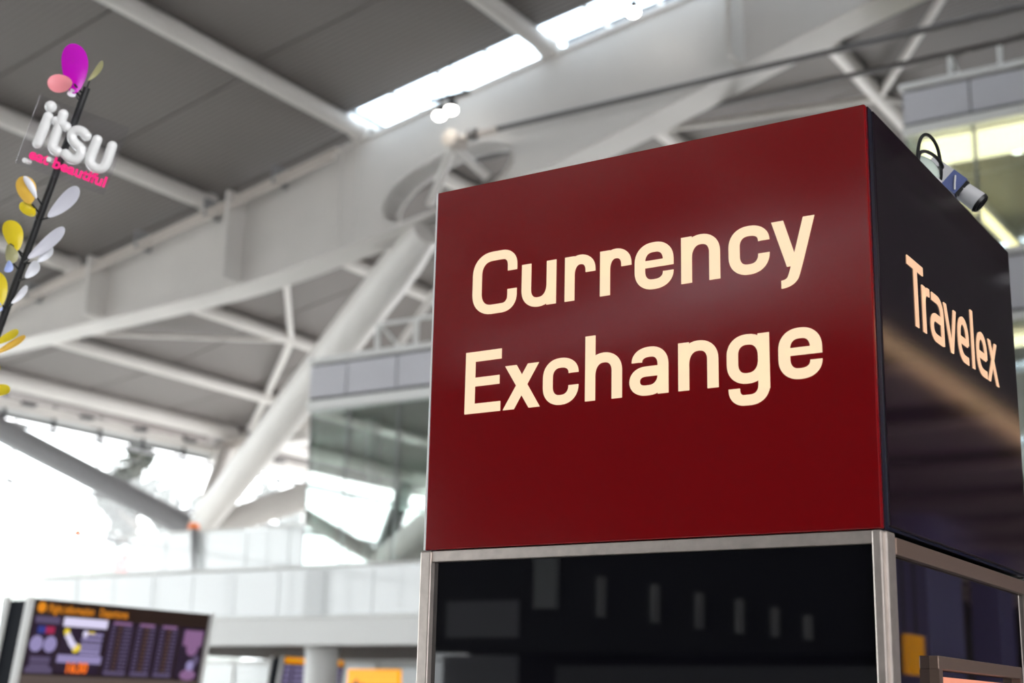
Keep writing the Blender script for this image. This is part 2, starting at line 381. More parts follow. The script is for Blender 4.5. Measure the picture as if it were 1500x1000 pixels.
# tree column: foot with slanted struts
def strut_column(dy, label):
    O = lambda x, y, z: Vector((x, y+dy, z))
    FOOT = O(-40.6, 40.3, 8.0); TOP = O(-22.6, 30.35, 14.4); TOP2 = O(-22.6, 48.35, 14.4); E1, E2 = O(-47, 48.2, 13.1), O(-47, 30.2, 13.1)
    t = empty('strut_column', O(-40.6, 40.3, 0), label, 'column', 'white tree columns along the glazing')
    obj('pedestal', tube(bmesh.new(), O(-40.6, 40.3, 0), O(-40.6, 40.3, 7.7), .75, .55, n=24), M['steel'], t, True)
    bm = bmesh.new(); sphere(bm, FOOT, .62); obj('foot_node', bm, M['steel'], t, True)
    obj('main_strut', path_tube(bmesh.new(), [FOOT+(TOP-FOOT)*k for k in (0, .06, .5, .92, 1)], .62, 24, [.72, .86, 1, .95, .7]), M['steel'], t, True)
    obj('rear_strut', path_tube(bmesh.new(), [FOOT+(TOP2-FOOT)*k for k in (0, .06, .5, .92, 1)], .6, 24, [.72, .86, 1, .95, .7]), M['steel'], t, True)
    obj('eaves_strut', path_tube(bmesh.new(), [FOOT, FOOT+(E1-FOOT)*.9, E1], .36, 18), M['steel'], t, True)
    obj('eaves_strut', path_tube(bmesh.new(), [FOOT, FOOT+(E2-FOOT)*.9, E2], .46, 18), M['steel_grey'], t, True)
    obj('side_rod', tube(bmesh.new(), O(-20.6, 30.7, 14.9), O(-33.0, 38.2, 9.6), .11), M['steel'], t, True)
    gp = bmesh.new(); gp.faces.new([gp.verts.new(p) for p in (O(-24.6, 30.33, 14.25), O(-20.2, 30.33, 14.95), O(-23.3, 30.55, 13.9))]); bmesh.ops.solidify(gp, geom=gp.faces[:], thickness=.08)
    obj('gusset', gp, M['steel'], t)
strut_column(0, 'white tree column with a thick slanted strut rising beside the left pavilion')
strut_column(-36, 'white tree column nearer the camera, outside the left edge of the photo')
strut_column(-72, 'white tree column behind the camera along the glazing')
en = empty('eaves_node', (-47.2, 48.3, 12.7), 'white cast node where the far eaves strut meets the roof edge', 'steel node')
obj('hub', sphere(bmesh.new(), (-47.0, 48.3, 13.1), .75, .75, .7), M['steel'], en, True)
obj('cheek_plate', B(-47.9, -46.2, 47.8, 47.95, 12.4, 13.9, bevel=.04), M['steel'], en)
obj('pin', tube(bmesh.new(), (-46.9, 47.5, 13.1), (-46.9, 48.0, 13.1), .25), M['steel_grey'], en, True)

# ------------------------------------------------------------------ left facade
fa = empty('window_1', (-48.5, 39, 0), kind='structure')
FX = -48.5
for y in [6+4.5*i for i in range(-15, 15)]:
    obj('mullion', B(FX-.06, FX+.06, y-.04, y+.04, 0, 12.6), M['frame_white'], fa)
for z, h in ((0.1, .1), (4.2, .05), (8.3, .06), (10.1, .1), (12.45, .1)):
    obj('transom', B(FX-.07, FX+.07, -61.5, 69, z-h, z+h), M['steel_grey'], fa)
zs = [0.1, 4.2, 8.3, 10.1, 12.45]
for i in range(-15, 14):
    for a, b in zip(zs, zs[1:]):
        obj('pane', B(FX-.015, FX+.015, 6+4.5*i+.04, 6+4.5*(i+1)-.04, a+.05, b-.05), M['pane'], fa)
# blind rail under the eaves
br = empty('blind_rail', (-47.3, 39, 12.4), 'dark rail on short hangers below the eaves tube at left', 'rail')
obj('rail', tube(bmesh.new(), (-47.4, 12, 12.45), (-47.4, 47.4, 12.45), .07), M['black'], br, True)
for i in range(14):
    y = 14+2.45*i; obj('hanger', B(-47.45, -47.35, y-.06, y+.06, 12.2, 13.3), M['dark'], br)
eb = empty('eaves_box', (-47.6, 39, 12.9), 'pale boxed gutter under the eaves tube along the glazing', 'gutter')
obj('gutter_box', B(-48.4, -47.3, 6, 66, 12.75, 13.15, bevel=.03), M['steel'], eb)
obj('gutter_lip', B(-48.2, -47.6, 6, 66, 12.55, 12.75), M['pale_glass'], eb)
for i in range(18):
    y = 10+3.0*i; obj('gutter_clip', B(-47.3, -47.05, y-.3, y+.3, 13.0, 13.12), M['dark'], eb)

# outside: trees and a low shed
def tree(x, y, h, r, z0, label):
    t = empty('tree', (x, y, z0), label, 'tree', 'trees outside the glazing')
    tr = bmesh.new(); path_tube(tr, [(x, y, z0), (x+.2, y, z0+h*.3), (x, y+.3, z0+h*.6), (x-.2, y+.1, z0+h*.9)], .32, 8, [1, .8, .5, .2])
    for k in range(7):
        a = k*.9; zz = z0+h*(.35+.07*k); tube(tr, (x, y, zz), (x+math.cos(a)*r*.7, y+math.sin(a)*r*.7, zz+r*.5), .12, .03, 6)
    obj('trunk', tr, M['bark'], t, True)
    lf = bmesh.new()
    cl = [(Vector((x+random.uniform(-r, r)*.75, y+random.uniform(-r, r)*.75, z0+h*random.uniform(.35, 1.0))), r*random.uniform(.25, .45)) for _ in range(16)]
    for c, rr in cl:
        for _ in range(190):
            d = Vector((random.gauss(0, 1), random.gauss(0, 1), random.gauss(0, 1))).normalized()*rr*random.random()**.5
            p = c+d; a = Vector((random.gauss(0, 1), random.gauss(0, 1), random.gauss(0, 1))).normalized(); b = a.orthogonal().normalized(); s = random.uniform(.2, .42)
            lf.faces.new([lf.verts.new(q) for q in (p-a*s, p-b*s*.5, p+a*s, p+b*s*.5)])
    tag(obj('foliage', lf, M['leaf'], t, recalc=False), kind='stuff')
tree(-70, 64, 18.5, 3.2, -.6, 'tree outside, seen just left of the slanted strut foot')
tree(-66, 74.5, 16.5, 4.0, -.6, 'tree outside, seen between the strut foot and the left pavilion')
tree(-74, 70.0, 17.0, 2.6, -.6, 'tree outside, partly behind the thin eaves strut')
sh = empty('low_shed', (-62, 57, -.6), 'low grey building with red roof beyond the glazing at left', 'building')
obj('wall', B(-65, -60, 50.5, 64, -.6, 8.3), M['shed'], sh); obj('roof', B(-65.2, -59.8, 53.6, 64.2, 8.3, 9.0, bevel=.05), M['roof_red'], sh)
obj('parapet', B(-65.1, -59.9, 50.4, 53.6, 8.3, 9.2), M['shed'], sh)
for k in range(5): obj('window', B(-60, -59.95, 51.4+2.4*k, 53+2.4*k, 5.6, 7.2), M['black_glass'], sh)

# ------------------------------------------------------------------ mezzanine
mz = empty('mezzanine', (-22, 27, 0), 'white mezzanine balcony with pale glass balustrade panels below the left pavilion', 'balcony')
X0, X1 = -31.8, -10.6
obj('slab', B(X0, X1, 26.1, 34.9, 3.0, 3.34), M['frame_white'], mz)
obj('fascia', B(X0, X1, 25.95, 26.1, 2.92, 3.55, bevel=.02), M['frame_white'], mz)
obj('coping', B(X0, X1, 25.9, 26.12, 3.53, 3.6, bevel=.015), M['frame_white'], mz)
n = 15; dx = (X1-X0)/n
for i in range(n):
    obj('glass_panel', B(X0+dx*i+.012, X0+dx*(i+1)-.012, 25.98, 26.0, 3.6, 4.68), M['pale_glass'], mz)
for i in range(n+1): obj('glass_clamp', B(X0+dx*i-.02, X0+dx*i+.02, 26.0, 26.06, 3.6, 4.6), M['steel_grey'], mz)
obj('handrail', tube(bmesh.new(), (X0, 26.0, 4.73), (X1, 26.0, 4.73), .045), M['frame_white'], mz, True)
for i in range(26): obj('soffit_slat', B(X0+.3, X1-.1, 26.3+.34*i, 26.46+.34*i, 2.93, 3.06), M['slat'], mz)
def column(x, y, h, r, label):
    c = empty('round_column', (x, y, 0), label, 'column')
    obj('shaft', tube(bmesh.new(), (x, y, .15), (x, y, h-.1), r, n=28), M['frame_white'], c, True)
    obj('base_ring', tube(bmesh.new(), (x, y, 0), (x, y, .15), r*1.08, n=28), M['alu'], c, True)
    obj('head_ring', tube(bmesh.new(), (x, y, h-.1), (x, y, h), r*1.06, n=28), M['frame_white'], c, True)
column(-22.75, 27.0, 2.93, .40, 'white round column under the mezzanine beside the yellow-topped screen')
column(-13.5, 27.0, 2.93, .40, 'white round column under the mezzanine hidden behind the kiosk')
column(-30.5, 28.2, 2.93, .40, 'white round column under the left end of the mezzanine')
# glazed back wall below the mezzanine
gw = empty('window_2', (-25, 34, 0), kind='structure')
for i in range(13):
    x = -36+1.9*i; obj('pane', B(x+.05, x+1.85, 34.0, 34.03, .1, 2.75), M['pale_glass'], gw); obj('mullion', B(x-.05, x+.05, 33.95, 34.08, 0, 2.9), M['frame_white'], gw)
obj('head', B(-36, -9.5, 33.95, 34.1, 2.75, 2.9), M['frame_white'], gw)

# higher walkway with glass balustrade, behind
wk = empty('walkway', (-33, 34.5, 0), 'higher walkway with pale glass balustrade behind the mezzanine', 'walkway')
obj('deck', B(-37.5, -24.8, 34.0, 37, 5.3, 5.72), M['frame_white'], wk)
for i in range(7):
    x = -37.4+1.8*i; obj('glass_panel', B(x+.02, x+1.78, 34.0, 34.03, 5.74, 6.95), M['pale_glass'], wk); obj('balustrade_post', B(x-.03, x+.03, 34.03, 34.1, 5.72, 6.9), M['steel_grey'], wk)
obj('handrail', tube(bmesh.new(), (-37.5, 34.0, 7.0), (-24.8, 34.0, 7.0), .045), M['frame_white'], wk, True)
for x in (-36.5, -30, -26): obj('support_post', B(x-.15, x+.15, 35.4, 35.7, 0, 5.3), M['frame_white'], wk)
bp = empty('beacon_post', (-34.25, 33.8, 5.7), 'dark slim post with an orange cap at the foot of the slanted strut', 'beacon')
obj('post', tube(bmesh.new(), (-34.1, 33.85, 5.72), (-34.25, 33.85, 7.1), .06, .13), M['steel_grey'], bp, True)
obj('cap', tube(bmesh.new(), (-34.25, 33.85, 7.08), (-34.25, 33.85, 7.25), .2, .15), M['orange'], bp, True)
tag(obj('beacon_lamp', tube(bmesh.new(), (-48.46, 41.2, 8.36), (-48.46, 41.2, 8.55), .14, .2), M['orange'], None, True), 'small orange lamp alone in the bright glazing at left', 'lamp')

# ------------------------------------------------------------------ pavilions
def pavilion(name_label, Y, X0, X1, depth, levels, joints, rail, corner_open):
    p = empty('pavilion', ((X0+X1)/2, Y, 0), name_label, 'building')
    for L in levels:
        zt, zf, zb, zg = L['coping'], L['fascia'], L['band'], L['glass']   # top coping, bottom of fascia, bottom of band, bottom of glass
        obj('coping', B(X0-.05, X1, Y-.12, Y+depth, zt-.1, zt+.06, bevel=.03), M['frame_white'], p)
        obj('fascia_backing', B(X0, X1, Y+.05, Y+depth, zf, zt-.1), M['dark'], p)
        js = [X0]+[j for j in joints if X0 < j < X1]+[X1]
        for a, b in zip(js, js[1:]):
            obj('fascia_panel', B(a+.025, b-.025, Y-.02, Y+.05, zf+.09, zt-.16), M['panel'], p)
            obj('glass_pane', B(a+.03, b-.03, Y+.10, Y+.13, zg, zb), M['green_pane'], p)
        for a in js: obj('mullion', B(a-.03, a+.03, Y+.13, Y+.3, zg, zb), M['steel_grey'], p)
        obj('glass_pane', B(X0+.02, X0+.05, Y+.15, Y+depth, zg, zb), M['green_pane'], p)
        obj('head_band', B(X0-.02, X1, Y-.05, Y+.2, zb, zf), M['frame_white'], p)
        obj('interior_ceiling', B(X0+.1, X1-.1, Y+.3, Y+depth-.1, zb+.02, zb+.1), M['room'], p)
        obj('interior_floor', B(X0+.1, X1-.1, Y+.15, Y+depth-.1, zg-.2, zg), M['room'], p)
        obj('back_wall', B(X0+.1, X1-.1, Y+depth-.2, Y+depth-.05, zg, zb), M['room'], p)
    zt = levels[0]['coping']
    if rail:
        x0, x1, h = rail
        obj('roof_rail', tube(bmesh.new(), (x0, Y+.35, zt+h), (x1, Y+.35, zt+h), .045), M['frame_white'], p, True)
        x = x0
        while x < x1:
            obj('rail_post', B(x-.05, x+.05, Y+.32, Y+.40, zt, zt+h), M['frame_white'], p); x += 1.25
        obj('rail_return', path_tube(bmesh.new(), [(x0, Y+.35, zt+h), (x0-.02, Y+.6, zt+h-.02), (x0+.1, Y+1.9, zt+.05)], .045, 8), M['frame_white'], p, True)
    return p
pl = pavilion('glass pavilion with pale grey fascia on the mezzanine, left of the red sign', 28, -24.5, -13, 6.8,
              [dict(coping=10.36, fascia=9.27, band=9.02, glass=3.55)], [-23.25+1.62*i for i in range(7)], (-22.6, -13.2, .84), True)
pr_ = pavilion('upper glass pavilion with warm lit ceiling, right of the kiosk', 34, -10.32, 2.5, 9,
              [dict(coping=17.3, fascia=16.2, band=15.95, glass=12.6), dict(coping=12.55, fascia=11.0, band=10.8, glass=6.4), dict(coping=6.3, fascia=5.0, band=4.8, glass=.1)], [-8.61+1.75*i for i in range(7)], (-9.15, 2.4, .82), True)
obj('cove_light', B(-10.0, 2.3, 34.36, 34.5, 15.2, 15.9), M['warm_soft'], pr_)
obj('ceiling_tube_light', tube(bmesh.new(), (-9.55, 35.4, 15.0), (-9.45, 41.2, 15.0), .13), M['warm'], pr_, True)
obj('downlight', tube(bmesh.new(), (-7.84, 35.24, 15.5), (-7.84, 35.24, 15.62), .14), M['lamp'], pr_, True)
obj('lower_cove_light', B(-10.0, 2.3, 35, 35.4, 10.5, 10.7), M['warm_soft'], pr_)
# panels added to block bright sky behind the left glass; counter and column
for ya, yb, zt in ((28.6, 30.3, 7.6), (30.7, 32.5, 6.8), (32.9, 34.6, 7.4)): obj('sky_block', B(-23.95, -23.8, ya, yb, 4.7, zt), mat('olive_grey_sky_block', (.30, .31, .27), .6), pl)
obj('counter', B(-21.6, -15, 30.2, 31, 3.55, 4.7), M['white_edge'], pl)
obj('column', tube(bmesh.new(), (-23.4, 29.4, 3.55), (-23.4, 29.4, 9.0), .18), M['frame_white'], pl, True)

# ------------------------------------------------------------------ track spotlights
def spots(x, y, z, lamps, label):
    t = empty('track_spotlight', (x, y, z), label, 'spotlight', 'black spotlights hung under the rooflight')
    obj('drop_cable', tube(bmesh.new(), (x, y, z+.25), (x-.05, y+.3, lerp_table(ROOF, x)+.4), .025), M['black'], t)
    obj('track', B(x-.55, x+.75, y-.05, y+.05, z+.2, z+.3), M['black'], t)
    for dx, dz in lamps:
        can = obj('lamp_can', tube(bmesh.new(), (x+dx, y, z+dz+.28), (x+dx+.02, y-.08, z+dz), .10, .15, n=16), M['black'], t, True)
        obj('lens', sphere(bmesh.new(), (x+dx+.02, y-.09, z+dz-.02), .17, .17, .11), M['lamp'], can, True)
        obj('stem', tube(bmesh.new(), (x+dx, y, z+.22), (x+dx, y, z+dz+.25), .03), M['black'], t)
spots(-21.0, 28.8, 17.15, [(-.15, -.26), (.22, -.18)], 'pair of lit spotlights hanging below the rooflight at top centre')
spots(-15.45, 28.8, 18.7, [(.12, -.3)], 'single lit spotlight hanging at the top edge above the red sign')

# ------------------------------------------------------------------ lettering helpers (strokes with different width across and up)
def rounded(pts, rad, n=9):
    out = []
    for i, p in enumerate(pts):
        r = rad[i] if isinstance(rad, (list, tuple)) else rad
        if i in (0, len(pts)-1) or r == 0: out.append(p); continue
        a, b = pts[i-1], pts[i+1]
        la = math.hypot(a[0]-p[0], a[1]-p[1]); lb = math.hypot(b[0]-p[0], b[1]-p[1])
        ra = min(r, la*(.5 if i > 1 else .98)); rb = min(r, lb*(.5 if i < len(pts)-2 else .98))
        s = (p[0]+(a[0]-p[0])*ra/la, p[1]+(a[1]-p[1])*ra/la); e = (p[0]+(b[0]-p[0])*rb/lb, p[1]+(b[1]-p[1])*rb/lb)
        k = .60   # slightly square curves
        c1 = (s[0]+(p[0]-s[0])*k, s[1]+(p[1]-s[1])*k); c2 = (e[0]+(p[0]-e[0])*k, e[1]+(p[1]-e[1])*k)
        for j in range(n+1):
            t = j/n; q = 1-t
            out.append((q**3*s[0]+3*q*q*t*c1[0]+3*q*t*t*c2[0]+t**3*e[0], q**3*s[1]+3*q*q*t*c1[1]+3*q*t*t*c2[1]+t**3*e[1]))
    return out
def strip(pts, hv, hh):
    """outline polygons (list of quads) of a stroke"""
    L, R = [], []
    for i, p in enumerate(pts):
        a, b = pts[max(i-1, 0)], pts[min(i+1, len(pts)-1)]
        d = (b[0]-a[0], b[1]-a[1]); l = math.hypot(*d) or 1; nx, nz = -d[1]/l, d[0]/l
        L.append((p[0]+nx*hv, p[1]+nz*hh)); R.append((p[0]-nx*hv, p[1]-nz*hh))
    return [(L[i], L[i+1], R[i+1], R[i]) for i in range(len(pts)-1)]
def letter_mesh(polys, place, thick):
    """polys: list of 2D polygons; place(u,v,w) -> world; w is the height off the panel"""
    bm = bmesh.new()
    for q in polys:
        top = [bm.verts.new(place(u, v, thick)) for u, v in q]; low = [bm.verts.new(place(u, v, 0)) for u, v in q]
        try: bm.faces.new(top)
        except ValueError: continue
        for i in range(len(q)): bm.faces.new((top[i], top[(i+1) % len(q)], low[(i+1) % len(q)], low[i]))
    return bm
def glyph(ch, x0, x1, xh, cap, hv, hh, ex={}):
    """bold squarish letters; returns polygons; x0,x1 the outer edges"""
    A, Z = x0+hv, x1-hv; t, b = xh+.002-hh, -.002+hh; R = .047
    P = []
    S_ = lambda pts, r=R: P.extend(strip(rounded(pts, r), hv, hh))
    V = lambda x, z0, z1: P.append(((x-hv, z0), (x+hv, z0), (x+hv, z1), (x-hv, z1)))
    if ch == 'C':
        T, b2 = cap+.002-hh, -.003+hh
        S_([(Z, cap*.655), (Z, T), (A, T), (A, b2), (Z, b2), (Z, cap*.35)], [0, .042, .062, .062, .042, 0])
    elif ch == 'c': S_([(Z, .664*xh), (Z, t), (A, t), (A, b), (Z, b), (Z, .395*xh)])
    elif ch == 'u': V(Z, 0, xh); S_([(A, xh), (A, b), (Z, b), (Z, .09)], [0, R, .058, 0])
    elif ch in 'nh':
        V(A, 0, xh if ch == 'n' else cap); S_([(A, xh-.09), (A, t), (Z, t), (Z, 0)], [0, .058, R, 0])
    elif ch == 'r': V(A, 0, xh); S_([(A, xh-.09), (A, t), (Z, t), (Z, xh*.6)], [0, .052, .04, 0])
    elif ch == 'e':
        S_([(Z, .345*xh), (Z, b), (A, b), (A, t), (Z, t), (Z, .465*xh)]); P.append(((x0+hv, .465*xh), (x1-hv, .465*xh), (x1-hv, .62*xh), (x0+hv, .62*xh)))
    elif ch == 'a':
        S_([(A+.008, .70*xh), (A+.008, t), (Z, t), (Z, 0)], .044)
        S_([(Z, .60*xh-hh), (A, .60*xh-hh), (A, b), (Z, b), (Z, .075)], [0, .04, .04, .05, 0]); P.append(((x1-.055, .60*xh-2*hh), (x1-hv, .60*xh-2*hh), (x1-hv, .60*xh-.004), (x1-.055, .60*xh)))
    elif ch == 'g':
        S_([(Z, xh-.09), (Z, t), (A, t), (A, b+.003), (Z, b+.003), (Z, .09)], [0, .055, R, R, .055, 0]); V(Z, -.02, xh)
        S_([(Z, .03), (Z, -.067+hh), (A+.005, -.067+hh), (A+.005, -.012)], [0, .045, .034, 0])
    return P

# ------------------------------------------------------------------ the kiosk
KX0, KX1, KY0, KY1, KZ0, KZ1 = -2.941, -1.325, 4.0, 5.68, 2.121, 3.422
ki = empty('currency_exchange_kiosk', ((KX0+KX1)/2, (KY0+KY1)/2, 0), 'dark glass kiosk topped by a crimson and aubergine lettered sign box', 'kiosk')
core = obj('sign_core', B(KX0+.012, KX1-.012, KY0+.02, KY1-.012, KZ0+.004, KZ1-.004), M['navy'], ki)
fp = obj('front_sign_panel', B(KX0+.003, KX1-.006, KY0, KY0+.022, KZ0, KZ1, bevel=.004), M['red'], ki); fp['label'] = 'crimson front sign panel'
obj('edge_strip', B(KX0-.004, KX0+.003, KY0+.002, KY1, KZ0, KZ1), M['white_edge'], ki)
obj('corner_strip', B(KX1-.014, KX1-.004, KY0+.024, KY0+.058, KZ0, KZ1), M['navy'], ki)
sp = obj('side_sign_panel', B(KX1-.02, KX1, KY0+.062, KY1, KZ0+.012, KZ1, bevel=.004), M['aubergine'], ki); sp['label'] = 'aubergine side sign panel'
obj('rear_panel', B(KX0, KX1-.02, KY1-.02, KY1, KZ0, KZ1), M['aubergine'], ki)
obj('top_panel', B(KX0+.01, KX1-.02, KY0+.02, KY1-.02, KZ1-.012, KZ1-.002), M['navy'], ki)
HVv, HHv = .0187, .0165
front = lambda zb: (lambda u, v, w: (u, KY0-w, zb+v))
def put(polys, zb, m=M['letter'], panel=fp): obj('letter', letter_mesh(polys, front(zb), .003), m, panel)
XH = .1555
B1, B2 = 2.9335, 2.5825
for ch, a, b in (('C', -2.769, -2.585), ('u', -2.564, -2.426), ('r', -2.391, -2.273), ('r', -2.2545, -2.137), ('e', -2.124, -1.983), ('n', -1.955, -1.819), ('c', -1.789, -1.651)):
    put(glyph(ch, a, b, XH, .2215, HVv, HHv), B1)
yt = rounded([(-1.5205, .1575), (-1.5665, -.008), (-1.583, -.0505), (-1.6145, -.0505)], [0, .06, .03, 0])
ypol = []
def strip_y(pts):
    L, R = [], []
    for i, p in enumerate(pts):
        a, b = pts[max(i-1, 0)], pts[min(i+1, len(pts)-1)]; d = (b[0]-a[0], b[1]-a[1]); l = math.hypot(*d); nx, nz = -d[1]/l, d[0]/l
        L.append((p[0]+nx*.0180, p[1]+nz*.0128)); R.append((p[0]-nx*.0180, p[1]-nz*.0128))
    L[0] = (-1.502, .1575); R[0] = (-1.539, .1575)
    return [(L[i], L[i+1], R[i+1], R[i]) for i in range(len(pts)-1)]
ypol += strip_y(yt); ypol.append(((-1.6435, .1555), (-1.604, .1555), (-1.5640, .0255), (-1.567, .0045), (-1.595, .0045)))
put(ypol, B1)
put([((-2.788, 0), (-2.748, 0), (-2.748, .2185), (-2.788, .2185)), ((-2.748, .183), (-2.6405, .183), (-2.6405, .2185), (-2.748, .2185)), ((-2.748, .095), (-2.647, .095), (-2.647, .126), (-2.748, .126)), ((-2.748, 0), (-2.6415, 0), (-2.6415, .034), (-2.748, .034))], B2)
put([((-2.624, .153), (-2.578, .153), (-2.483, 0), (-2.5265, 0)), ((-2.489, .153), (-2.532, .153), (-2.630, 0), (-2.586, 0))], B2)
for ch, a, b in (('c', -2.471, -2.334), ('h', -2.308, -2.171), ('a', -2.143, -2.0035), ('n', -1.968, -1.830), ('g', -1.801, -1.6595), ('e', -1.630, -1.491)):
    put(glyph(ch, a, b, XH, .2195, HVv, HHv), B2)
# side lettering
side = lambda u, v, w: (KX1+w, u, 2.806+v)
def pside(polys): obj('letter', letter_mesh(polys, side, .003), M['letter2'], sp)
h1, h2 = .0142, .0135; xh = .1645; cap = .2225
ST = lambda pts, r=.05: strip(rounded(pts, r), h1, h2)
pside([((4.328, cap-.029), (4.491, cap-.029), (4.491, cap), (4.328, cap)), ((4.394, .003), (4.425, .003), (4.425, cap-.029), (4.394, cap-.029))])
pside([((4.474, .003), (4.504, .003), (4.504, xh-.003), (4.474, xh-.003))] + ST([(4.4905, .10), (4.4905, xh-h2), (4.552, xh-h2)], .045))
pside(ST([(4.578, xh-h2), (4.689, xh-h2), (4.689, .003)], .05) + ST([(4.689, .098-h2), (4.572, .098-h2), (4.572, h2), (4.689, h2)], .045))
pside([((4.713, xh-.002), (4.741, xh-.002), (4.803, .002), (4.780, .002)), ((4.827, xh-.002), (4.855, xh-.002), (4.806, .002), (4.782, .002))])
def thin_e(a, b): return ST([(b-.01, h2), (a+h1, h2), (a+h1, xh-h2), (b-h1, xh-h2), (b-h1, .072)], .062) + [((a+h1, .064), (b-h1, .064), (b-h1, .090), (a+h1, .090))]
pside(thin_e(4.873, 5.003))
pside([((5.043, .003), (5.070, .003), (5.070, cap-.004), (5.043, cap-.004))])
pside(thin_e(5.108, 5.242))
pside([((5.268, xh-.002), (5.298, xh-.002), (5.393, .001), (5.363, .001)), ((5.357, xh-.002), (5.387, xh-.002), (5.276, .001), (5.246, .001))])
# lower body: aluminium frame and dark glass
PZ = KZ0-.003
fg = obj('front_glass', B(KX0+.03, KX1-.035, KY0+.022, KY0+.034, .12, PZ-.035), M['black_glass'], ki)
obj('head_rail', B(KX0+.03, KX1-.033, KY0+.004, KY0+.04, PZ-.038, PZ, bevel=.003), M['alu'], ki)
obj('corner_post', B(KX0-.012, KX0+.032, KY0-.004, KY0+.05, 0, PZ, bevel=.005), M['alu'], ki)
obj('corner_post', B(KX1-.037, KX1-.007, KY0-.004, KY0+.03, 0, PZ, bevel=.005), M['alu'], ki)
obj('post_gap', B(KX1-.03, KX1-.014, KY0+.03, KY0+.045, 0, PZ), M['black'], ki)
obj('corner_post', B(KX1-.04, KX1, KY0+.022, KY0+.098, 0, PZ, bevel=.006), M['alu'], ki)
obj('side_head_rail', B(KX1-.04, KX1+.002, KY0+.098, KY1, PZ-.062, PZ-.012, bevel=.003), M['brown_alu'], ki)
obj('side_glass', B(KX1-.03, KX1-.018, KY0+.095, KY1-.04, .12, PZ-.06), M['smoke_glass'], ki)
obj('corner_post', B(KX1-.04, KX1, KY1-.06, KY1, 0, PZ-.012, bevel=.005), M['alu'], ki)
obj('corner_post', B(KX0-.012, KX0+.03, KY1-.05, KY1, 0, PZ, bevel=.005), M['alu'], ki)
obj('rear_glass', B(KX0+.03, KX1-.04, KY1-.03, KY1-.02, .12, PZ), M['smoke_glass'], ki)
obj('left_glass', B(KX0, KX0+.012, KY0+.05, KY1-.05, .12, PZ), M['smoke_glass'], ki)
obj('plinth', B(KX0-.005, KX1-.003, KY0+.005, KY1, 0, .12), M['alu'], ki)
dr = obj('hatch_frame', B(KX1-.02, KX1+.012, 4.42, 5.42, 1.745, 1.785, bevel=.003), M['brown_alu'], ki)
obj('hatch_jamb', B(KX1-.02, KX1+.012, 4.42, 4.455, .9, 1.745), M['brown_alu'], dr); obj('hatch_jamb', B(KX1-.02, KX1+.012, 5.385, 5.42, .9, 1.745), M['brown_alu'], dr)
obj('hatch_sill', B(KX1-.02, KX1+.03, 4.42, 5.42, .86, .9), M['brown_alu'], dr)
obj('hatch_interior_glow', B(KX1-.018, KX1-.008, 4.455, 5.27, .9, 1.725), M['salmon'], dr)  # emissive panel stands in for the lit interior behind the hatch

# small camera on the kiosk roof edge
cv = empty('security_camera', (-1.42, 5.02, 3.422), 'small grey and blue box camera with black cable on the kiosk roof edge', 'camera')
cc = Vector((-1.43, 5.25, 3.605)); ay = Vector((.69, .157, -.67)).normalized(); ax = ay.cross(Vector((0, 0, 1))).normalized(); az = ax.cross(ay)
K = .8
obj('body', obox(bmesh.new(), cc-ay*.055*K, ax, ay, az, .05*K, .065*K, .045*K), M['grey_plastic'], cv)
obj('label_band', obox(bmesh.new(), cc+ay*.04*K, ax, ay, az, .051*K, .04*K, .046*K), M['blue_plastic'], cv)
obj('body_mark', obox(bmesh.new(), cc-ay*.075*K+ax*.051*K, ax, ay, az, .001, .016*K, .012*K), M['black'], cv)
obj('front_plate', obox(bmesh.new(), cc+ay*.085*K, ax, ay, az, .045*K, .012*K, .04*K), M['black'], cv)
ln = obj('lens_barrel', tube(bmesh.new(), cc+ay*.09*K, cc+ay*.185*K, .045*K, .05*K, n=24), M['grey_plastic'], cv, True)
obj('lens_ring', tube(bmesh.new(), cc+ay*.185*K, cc+ay*.20*K, .052*K, .046*K, n=24), M['black'], ln, True)
obj('lens_glass', tube(bmesh.new(), cc+ay*.20*K, cc+ay*.202*K, .036*K, n=24), M['dark_lens'], ln, True)
obj('bracket', tube(bmesh.new(), (-1.43, 5.18, 3.43), cc-az*.03, .012), M['black'], cv, True)
obj('bracket_foot', B(-1.47, -1.39, 5.12, 5.24, 3.424, 3.434), M['black'], cv)
bk = cc-ay*.10
for pts in ([(-1.40, 4.76, 3.43), (-1.40, 4.765, 3.53), (-1.40, 4.80, 3.60), (-1.40, 4.86, 3.645), (-1.40, 4.94, 3.665), (-1.40, 5.01, 3.655), (-1.405, 5.06, 3.625), (-1.41, 5.085, 3.58), (-1.42, 5.11, 3.56)],
            [(-1.41, 4.77, 3.43), (-1.40, 4.775, 3.53), (-1.40, 4.83, 3.57), (-1.40, 4.92, 3.595), (-1.40, 5.02, 3.605), (-1.41, 5.10, 3.60), bk]):
    pp = []
    for i in range(len(pts)-1):
        p = [Vector(pts[max(i-1, 0)]), Vector(pts[i]), Vector(pts[i+1]), Vector(pts[min(i+2, len(pts)-1)])]
        for k in range(5):
            t = k/5; pp.append(.5*((2*p[1])+(p[2]-p[0])*t+(2*p[0]-5*p[1]+4*p[2]-p[3])*t*t+(3*p[1]-p[0]-3*p[2]+p[3])*t**3))
    pp.append(Vector(pts[-1])); obj('cable', path_tube(bmesh.new(), pp, .0065, 8), M['black'], cv, True)
obj('strap', path_tube(bmesh.new(), [cc+ax*.042+ay*.02+az*.02, cc+ax*.046+ay*.035, cc+ax*.044+ay*.055-az*.025], .004, 6), M['grey_plastic'], cv, True)
db = empty('dome_camera', (-1.46, 4.93, 3.422), 'pale green dome on the kiosk roof behind the small box camera', 'camera')
bm = bmesh.new(); sphere(bm, (-1.46, 4.93, 3.515), .085, .085, .08, 20); obj('dome', bm, mat('pale_green_dome', (.52, .60, .54), .12), db, True)
